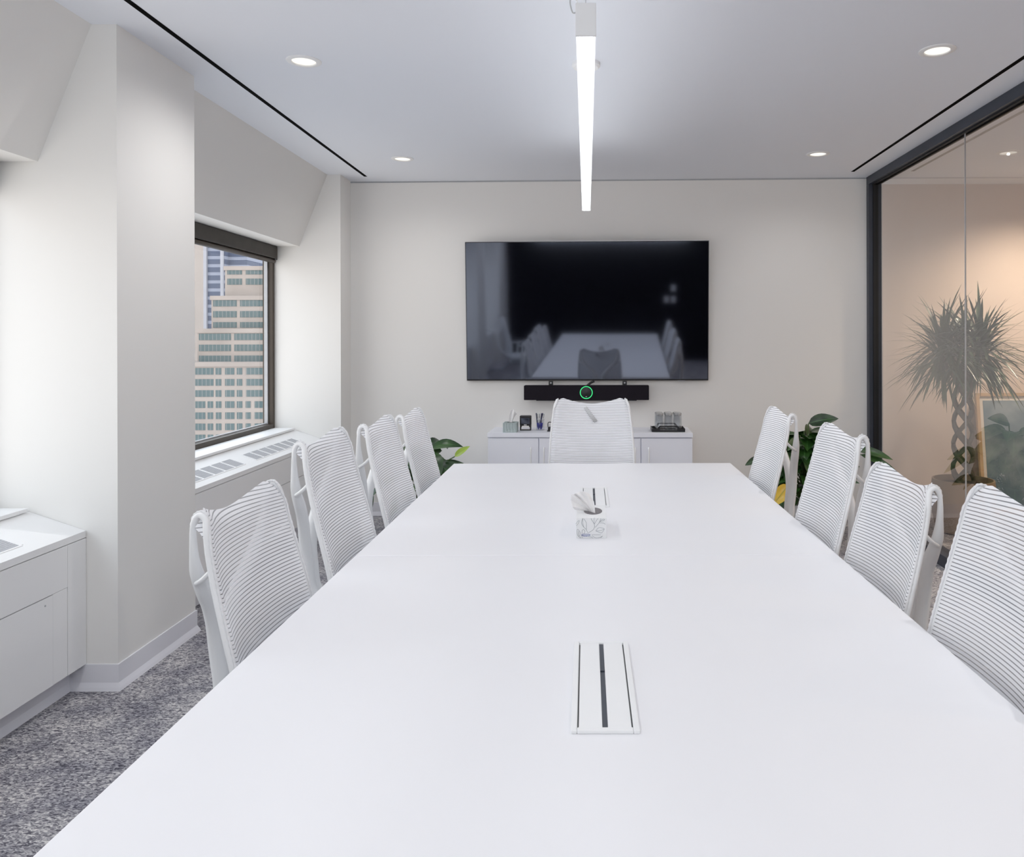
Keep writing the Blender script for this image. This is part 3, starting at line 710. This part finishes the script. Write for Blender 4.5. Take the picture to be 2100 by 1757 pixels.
for i, (r_, rl) in enumerate(((-.033, 'front row'), (.034, 'back row'))):
    for j, (cx, cl) in enumerate(((-.068, 'left end'), (0, 'middle'), (.068, 'right end'))):
        lab = 'upside down clear tumbler, %s of the %s on the tray' % (cl, rl)
        p = (tc[0]+cx+.004, tc[1]+r_-PHI*0, tc[2]+.0065)
        if g0 is None:
            g0 = thing('drinking_glass', lab, 'glass', p, 0, 'tumblers on the black tray')
            b = MB(); b.lathe([(.031, 0), (.029, .118), (.027, .118), (.0295, .0)], 24, cap=False); b.build('wall', M['drink_glass'], g0, True)
            b = MB(); b.lathe([(.0, .108), (.026, .109), (.029, .119), (.029, .128), (.025, .131), (0, .130)], 24); b.build('thick_base', mat('thick_glass', (.36, .36, .36), .08, spec=.8, var=.5, scale=60), g0, 'auto')
        else: dup(g0, p, 0, lab)

# ================================================================ TISSUE BOX ON THE TABLE
t = thing('tissue_box', 'white tissue box with grey leaf drawing on the table', 'tissue box', (.014, 2.62, TZ))
w, l, h = .049, .10, .0645
b = MB(); b.box(-w, w, -l, l, 0, h, .001); b.build('carton', M['paper'], t)
def ell(cx, cy, a, c, n=28): return [(cx+a*math.cos(2*PI*k/n), cy+c*math.sin(2*PI*k/n)) for k in range(n)]
b = MB(); b.prism(ell(.006, .005, .031, .055), h, h+.0004, 'z'); b.build('opening', M['hole'], t)
b = MB()
def line(pts, r=.0005):
    b.tube([(x, -l-.0002, z) for x, z in spline(pts, 6)], r, 4)
def px(x, z): return ((x-930)/1180*.098, (1605-z)/790*h)      # drawing on the front face
for pl in ([(780, 1390), (730, 1270), (600, 1130), (545, 1000), (590, 820)], [(600, 830), (590, 1000), (640, 1180)], [(630, 830), (730, 1000), (735, 1260)],
           [(800, 1390), (950, 1310), (1040, 1200), (1045, 1060), (990, 960), (910, 820)], [(1045, 1060), (1030, 920), (1045, 790)], [(1050, 1050), (1110, 930), (1190, 820)],
           [(1070, 1180), (1190, 1050), (1260, 930), (1300, 820)], [(1230, 1000), (1320, 1000), (1420, 1020), (1470, 1060)], [(1260, 960), (1330, 880), (1440, 860), (1420, 900), (1330, 930), (1260, 960)],
           [(1100, 1320), (1200, 1200), (1330, 1200), (1430, 1240), (1370, 1350), (1300, 1400), (1200, 1360), (1100, 1320)], [(1110, 1325), (1300, 1300), (1420, 1245)],
           [(500, 1600), (400, 1500), (370, 1370), (390, 1250), (480, 1350), (490, 1480), (450, 1540)], [(430, 1320), (425, 1420), (450, 1520)], [(560, 1420), (570, 1310), (620, 1260), (680, 1330), (640, 1430)],
           [(330, 1050), (380, 960), (460, 910), (420, 1020), (340, 1120)], [(500, 1590), (560, 1500), (620, 1500), (560, 1590)], [(820, 1550), (930, 1560), (980, 1600)], [(960, 1510), (1100, 1590), (1270, 1570), (1360, 1520), (1290, 1590)]):
    line([px(*p) for p in pl])
b.build('leaf_drawing', M['ink'], t)
b = MB()
n = 20; c_ = [px(710+165*math.copysign(abs(math.cos(2*PI*k/n))**.5, math.cos(2*PI*k/n)), 1478+32*math.sin(2*PI*k/n)) for k in range(n)]
b.tube([(x, -l-.0004, z) for x, z in c_], .0008, 4, closed=True)
for x in (670, 740): b.tube([(*[px(x-18, 1520)[0]], -l-.0004, px(0, 1520)[1]), (px(x+18, 1520)[0], -l-.0004, px(0, 1520)[1])], .0008, 4)
b.build('blue_emblem', M['blue_ink'], t)['label'] = 'small blue outlined oval emblem'
b = MB()
for i in range(14):
    x = 945+i*25; b.box(px(x, 0)[0], px(x+17, 0)[0], -l-.0006, -l+.001, px(0, 1483)[1], px(0, 1462)[1])
b.build('small_print', M['grille'], t)
# the sheet pulled out of the slot
Bp = [(.006, .104), (-.006, .124), (-.025, .137), (-.039, .130), (-.050, .131), (-.057, .124), (-.066, .128), (-.068, .105), (-.062, .088), (-.054, .073)]
b = MB(); rows = []
for i, (bx_, bz_) in enumerate(Bp):
    f = i/9; fold = .016 if i % 2 else -.012
    r = []
    for k in range(8):
        q = k/7
        r.append((.010*(1-q)*(1-2*f) + .004*(1-q) + bx_*q, -.030 + .040*f*(1-q) + fold*q*(.4+.6*q) + .020*q*(1-f), (h-.006)*(1-q) + bz_*q + .016*math.sin(PI*q)*(1-f*.9)))
    rows.append(r)
b.grid(rows); b.build('tissue', M['tissue'], t)

# ================================================================ PLANTS
def leaf(b, base, tip, width, bend=.12, nrm=None, n=8, curl=.25):
    """blade from base to tip, arched up then drooping"""
    base, tip = Vector(base), Vector(tip); d = tip-base; L_ = d.length
    up = Vector((0, 0, 1)) if nrm is None else Vector(nrm).normalized()
    sd = d.cross(up)
    if sd.length < 1e-4: sd = Vector((1, 0, 0))
    sd.normalize(); nr = sd.cross(d).normalized()
    rows, uvs = [], []
    for i in range(n+1):
        f = i/n
        wv = width*.5*(math.sin(PI*min(1, f*.93+.05)**.85)**.9) if 0 < i < n else width*.02
        c = base + d*f + nr*bend*L_*math.sin(PI*f) + Vector((0, 0, -bend*L_*.35*f*f))
        ed = nr*wv*curl
        rows.append([c-sd*wv+ed, c-sd*wv*.5+ed*.35, c, c+sd*wv*.5+ed*.35, c+sd*wv+ed]); uvs.append([(0, f), (.25, f), (.5, f), (.75, f), (1, f)])
    b.grid(rows, uvs)
def lily(name, lab, cat, loc, h, spread, n, seed, pot_h=.28, pot_r=.15, extra=()):
    rnd = random.Random(seed)
    t = thing(name, lab, cat, loc)
    b = MB(); b.lathe([(pot_r*.72, 0), (pot_r*.8, .01), (pot_r, pot_h), (pot_r*.92, pot_h), (pot_r*.86, pot_h-.05), (0, pot_h-.05)], 32); b.build('pot', M['pot_white'], t, 'auto')
    b = MB(); b.lathe([(0, pot_h-.04), (pot_r*.87, pot_h-.046)], 24); b.build('soil', M['soil'], t)
    lv, st = MB(), MB()
    for i in range(n):
        a = i*2.399+rnd.uniform(-.3, .3); q = (i+.5)/n
        r0 = spread*(.15+.75*q)*rnd.uniform(.75, 1.1); zz = pot_h + (h-pot_h)*(1-.85*q**1.4)*rnd.uniform(.75, 1)
        d = Vector((math.cos(a), math.sin(a), 0)); bs = d*r0*.55 + Vector((0, 0, max(pot_h*.8, zz*.97)))
        ln = rnd.uniform(.17, .27); tp = bs + d*ln*rnd.uniform(.55, .95) + Vector((rnd.uniform(-.05, .05), rnd.uniform(-.05, .05), ln*rnd.uniform(-.75, .25)))
        leaf(lv, bs, tp, rnd.uniform(.085, .125), .12, nrm=d*rnd.uniform(.3, 1.4)+Vector((0, -.5, .8)))
        st.tube(spline([tuple(d*.02+Vector((0, 0, pot_h-.05))), tuple(d*r0*.2+Vector((0, 0, (pot_h+bs.z)/2+.03))), tuple(bs)], 4), .0035, 5)
    lv.build('foliage', M['leaf'], t, True); st.build('stems', M['stem'], t, True)
    for (bs, tp, wd, m, lb) in extra:
        b = MB(); leaf(b, bs, tp, wd, .08, nrm=(.1, -1, .55)); o = b.build('leaf', M[m], t, True)
        if lb: o['label'] = lb
        b = MB(); b.tube(spline([(0, 0, pot_h-.05), tuple((Vector(bs)*.5+Vector((0, 0, pot_h*.5+.06)))), bs], 5), .004, 5); b.build('leaf_stalk', M['stem'], t, True)
    return t
lily('peace_lily', 'leafy green plant on the floor between the window chairs and the cabinet', 'potted plant', (-1.13, 5.42, 0), .68, .33, 44, 4, extra=(
    ((.22, -.05, .575), (.325, -.05, .650), .045, 'leaf_lime', 'upright lime green leaf'),
    ((.12, -.06, .50), (.31, -.08, .505), .075, 'leaf', None), ((.27, -.08, .505), (.385, -.09, .435), .05, 'leaf', None),
    ((-.36, -.1, .41), (-.42, -.12, .27), .05, 'leaf', None), ((-.33, -.1, .33), (-.345, -.12, .19), .03, 'leaf', None), ((.06, -.10, .38), (.20, -.16, .40), .09, 'leaf', None)))
lily('peace_lily', 'large leafy green plant in the corner by the glass with a yellow leaf', 'potted plant', (1.50, 5.35, 0), .78, .40, 110, 11, pot_h=.26, extra=(
    ((-.19, -.28, .43), (-.32, -.36, .31), .09, 'leaf_yellow', 'yellowed leaf'), ((-.33, -.1, .58), (-.44, -.12, .535), .05, 'leaf', None),
    ((.02, 0, .80), (.20, -.08, .845), .09, 'leaf', None), ((.30, -.1, .64), (.52, -.2, .585), .06, 'leaf', None), ((.34, -.1, .60), (.55, -.22, .50), .05, 'leaf', None), ((.10, -.3, .30), (.16, -.34, .20), .04, 'leaf_brown', 'dry brown leaf')))

# dracaena behind the glass: braided canes and two crowns
t = thing('braided_dracaena', 'spiky braided dracaena in a tan pot behind the glass', 'potted plant', (2.69, 5.58, 0))
b = MB(); b.lathe([(.15, 0), (.18, .01), (.205, .12), (.215, .27), (.205, .375), (.195, .375), (.19, .33), (0, .33)], 40); b.build('pot', M['pot_tan'], t, 'auto')
b = MB(); b.lathe([(0, .338), (.19, .333)], 24); b.build('soil', M['soil'], t)
for k in range(6):
    a0 = 2*PI*k/6; sg = 1 if k % 2 else -1
    pts = []
    for i in range(22):
        f = i/21; a = a0 + sg*f*2*PI*1.6; rr = .070*(1-.25*f)
        pts.append((rr*math.cos(a), rr*math.sin(a), .33+.80*f))
    b = MB(); b.tube(pts, .0155, 8); b.build('cane', M['bark'], t, True)
rnd = random.Random(5); b = MB()
for (cx, cy, cz, n) in ((-.14, 0, 1.27, 240), (.15, .05, 1.28, 240), (.0, -.03, 1.31, 110)):
    for i in range(n):
        el = math.asin(rnd.uniform(-.75, .98)); az = rnd.uniform(0, 2*PI); ln = rnd.uniform(.34, .52)
        d = Vector((math.cos(el)*math.cos(az), math.cos(el)*math.sin(az), math.sin(el)))
        c0 = Vector((cx, cy, cz+rnd.uniform(-.10, .10))); bs = c0 + d*.03; tp = c0 + d*ln + Vector((0, 0, -.06*math.cos(el)))
        k_ = min(1, .45/max(1e-3, abs(tp.x)) if tp.x < 0 else 1, .46/max(1e-3, tp.y) if tp.y > 0 else 1)
        tp = bs + (tp-bs)*k_
        leaf(b, bs, tp, rnd.uniform(.016, .026), .06, n=5, curl=.15)
b.build('foliage', M['strap'], t, True)
b = MB()
for x, y in ((-.14, 0), (.15, .05), (0, -.03)): b.tube([(x*.4, y*.4, 1.10), (x*.8, y*.8, 1.17), (x, y, 1.28)], [.018, .015, .012], 8)
b.build('branch', M['bark'], t, True)
# framed picture leaning against the corridor end wall
t = thing('framed_picture', 'oak framed blue grey print leaning on the corridor wall behind the glass', 'picture', (3.56, 6.12, 0))
fr = MB(); W_, H_ = .45, .95
fr.box(-W_, W_, 0, .03, 0, .025); fr.box(-W_, W_, 0, .03, H_-.025, H_); fr.box(-W_, -W_+.025, 0, .03, .025, H_-.025); fr.box(W_-.025, W_, 0, .03, .025, H_-.025)
RX = Matrix.Rotation(-.12, 4, 'X')
o = fr.build('frame', M['oak'], t); o.data.transform(RX)
b = MB(); b.box(-W_+.025, W_-.025, .012, .02, .025, H_-.025); o = b.build('mount', M['art_mount'], t); o.data.transform(RX)
b = MB(); b.box(-W_+.055, W_-.055, .010, .0125, .055, H_-.06); o = b.build('print', M['art'], t); o.data.transform(RX)

# rear-wall switch plates (mirrored in the television)
sw0 = None
for x, z, lab in ((.98, 1.10, 'left of the paired white switch plates on the dark wall'), (1.10, 1.10, 'right of the paired white switch plates on the dark wall'), (1.10, 1.30, 'single upper white switch plate on the dark wall')):
    if sw0 is None:
        sw0 = thing('switch_plate', lab, 'switch', (x, ROOM_B, z), 0, 'switch plates on the dark wall')
        b = MB(); b.box(-.04, .04, .0, .006, -.055, .055, .002); b.build('plate', M['plastic'], sw0)
        b = MB(); b.box(-.015, .015, .006, .011, -.03, .03, .002); b.build('rocker', M['plastic'], sw0)
    else: dup(sw0, (x, ROOM_B, z), 0, lab)

# ================================================================ CITY OUTSIDE THE WINDOW
SB = 7.27       # image pixels per metre at the towers' reference distance; buildings placed from image coordinates
ex = lambda x: (x-1203)/SB
ez = lambda y: CAMZ + (697-y)/SB
t = thing('office_tower', 'stepped beige office tower with teal ribbon windows', 'building', (ex(500), 215, ez(1100)))
ox, oy, oz = t.location
tiers = [(462, 640, 537, 230, [(546.7, 561), (569.5, 582)], [(466.8, 497), (505, 549), (556, 620)]),
         (434, 650, 603, 224, [(613.6, 626.4), (636, 649), (658.5, 670)], [(438, 486), (493, 551), (558, 640)]),
         (405, 660, 672, 218, [(682, 695.5), (704.6, 718), (727, 740)], [(408.5, 474), (481, 551), (558, 650)]),
         (330, 680, 739, 212, None, None)]
low = [(752.5+22.77*i, 766+22.77*i) for i in range(8)]
for i, (x0, x1, yt, D, rows, xs) in enumerate(tiers):
    k = D/220
    b = MB(); b.box(ex(x0)*k-ox, ex(x1)*k-ox, D-oy, 245-oy, 0, ez(yt)-oz)
    b.box(ex(x0)*k-ox-.3, ex(x1)*k-ox, D-oy-.3, D-oy+.6, ez(yt)-oz-1.2, ez(yt)-oz)
    tr = b.build('tower_tier', M['beige_stone'], t)
    sets = [(r, xs) for r in rows] if rows else [(r, [(340, 360), (366, 393), (401, 438), (442.6, 454), (462, 481), (486, 497), (505, 551), (560, 600)] if n_ < 3 else [(366, 393), (401, 421), (426, 437), (443, 454), (462, 481), (486, 497), (504, 514.5), (522, 551), (560, 600)]) for n_, r in enumerate(low)]
    for (ya_, yb_), xx in sets:
        for (xa, xb) in xx:
            b = MB(); b.box(ex(xa)*k-ox, ex(xb)*k-ox, D-oy-.12, D-oy+.1, CAMZ+(697-yb_)/SB*k-oz, CAMZ+(697-ya_)/SB*k-oz); b.build('ribbon_window', M['ribbon'], t)
t = thing('apartment_tower', 'slim dark blue apartment tower with balconies behind the beige tower', 'building', (-130, 280, -90))
k = 280/220
b = MB(); b.box(ex(426)*k+130, ex(462)*k+130, 0, 20, 0, 90+CAMZ+(697-490)/SB*k); b.build('balcony_front', M['blue_tower'], t)
for xa, xb in ((420.5, 426.5), (455, 460)):
    b = MB(); b.box(ex(xa)*k+130, ex(xb)*k+130, -1, 0, 0, 90+CAMZ+(697-490)/SB*k); b.build('white_pier', M['white_pier'], t)
b = MB(); b.box(ex(462)*k+130, ex(500)*k+130, 3, 20, 0, 90+CAMZ+(697-512)/SB*k); b.build('glass_wing', M['blue_tower'], t)
b = MB(); b.box(-10, 20, 0, 20, 0, 165); o = b.build('pale_tower', M['pale_tower']); o.location = (ex(417)*320/220-20.3, 320, -95)
tag(o, 'pale plain tower at the left edge of the window view', 'building')
b = MB(); b.box(-500, 200, 20, 700, -96, -95); struct(b.build('ground', M['city_floor']), 'street level far below', 'ground')

# ================================================================ LIGHT, SKY, CAMERA
w = bpy.data.worlds.new('sky'); bpy.context.scene.world = w; w.use_nodes = True
nt = w.node_tree; bg = nt.nodes['Background']
tcn = nt.nodes.new('ShaderNodeTexCoord'); sep = nt.nodes.new('ShaderNodeSeparateXYZ'); nt.links.new(tcn.outputs['Generated'], sep.inputs[0])
rp = nt.nodes.new('ShaderNodeValToRGB'); rp.color_ramp.elements[0].position = .0; rp.color_ramp.elements[0].color = (1.0, .95, .91, 1)
rp.color_ramp.elements[1].position = .6; rp.color_ramp.elements[1].color = (.80, .90, 1.0, 1)
nt.links.new(sep.outputs['Z'], rp.inputs['Fac']); nt.links.new(rp.outputs[0], bg.inputs['Color']); bg.inputs['Strength'].default_value = 2.3

def area(name, loc, rot_, sx, sy, e, col, portal=False):
    ld = bpy.data.lights.new(name, 'AREA'); ld.shape = 'RECTANGLE'; ld.size = sx; ld.size_y = sy; ld.energy = e; ld.color = col
    if portal: ld.cycles.is_portal = True
    o = bpy.data.objects.new(name, ld); C.objects.link(o); o.location = loc; o.rotation_euler = rot_; return o
for a, c in BAYS: area('sky_portal', (-2.44, (a+c)/2, 1.4), (0, -PI/2, 0), 1.35, c-a, 1, (1, 1, 1), True)
area('rear_fill_light', (0, -1.45, 2.42), (math.radians(75), 0, 0), 2.6, .4, 24, (.95, .97, 1))  # soft fill lamp added behind the camera, no fitting there
for y in (1.0, 3.5, 5.5):
    ld = bpy.data.lights.new('corridor_downlight', 'SPOT'); ld.energy = 80 if y < 5 else 120; ld.color = (1, .82, .63); ld.spot_size = 2.6; ld.spot_blend = .8; ld.shadow_soft_size = .06
    o = bpy.data.objects.new('corridor_downlight', ld); C.objects.link(o); o.location = (3.55, y, CEIL-.03)

cd_ = bpy.data.cameras.new('camera'); cam = bpy.data.objects.new('camera', cd_); C.objects.link(cam)
cam.location = (0, 0, CAMZ); cam.rotation_euler = (PI/2, 0, 0)
cam.matrix_world = Matrix.Translation((0, 0, CAMZ)) @ Matrix.Rotation(PI/2, 4, 'X') @ Matrix.Rotation(-.0025, 4, 'Z')
cd_.sensor_fit = 'HORIZONTAL'; cd_.sensor_width = 36; cd_.lens = 36*1600/2100
cd_.shift_x = -(1203-1050)/2100; cd_.shift_y = -(878.5-697)/2100
cd_.clip_start = .02; cd_.clip_end = 2000
sc = bpy.context.scene; sc.camera = cam
sc.view_settings.view_transform = 'Standard'; sc.view_settings.look = 'None'; sc.view_settings.exposure = .39; sc.view_settings.gamma = 1.12
sc.cycles.use_denoising = True
sc.cycles.max_bounces = 10; sc.cycles.diffuse_bounces = 6; sc.cycles.transparent_max_bounces = 24
sc.cycles.sample_clamp_indirect = 6
bpy.data.objects.remove(tilt)
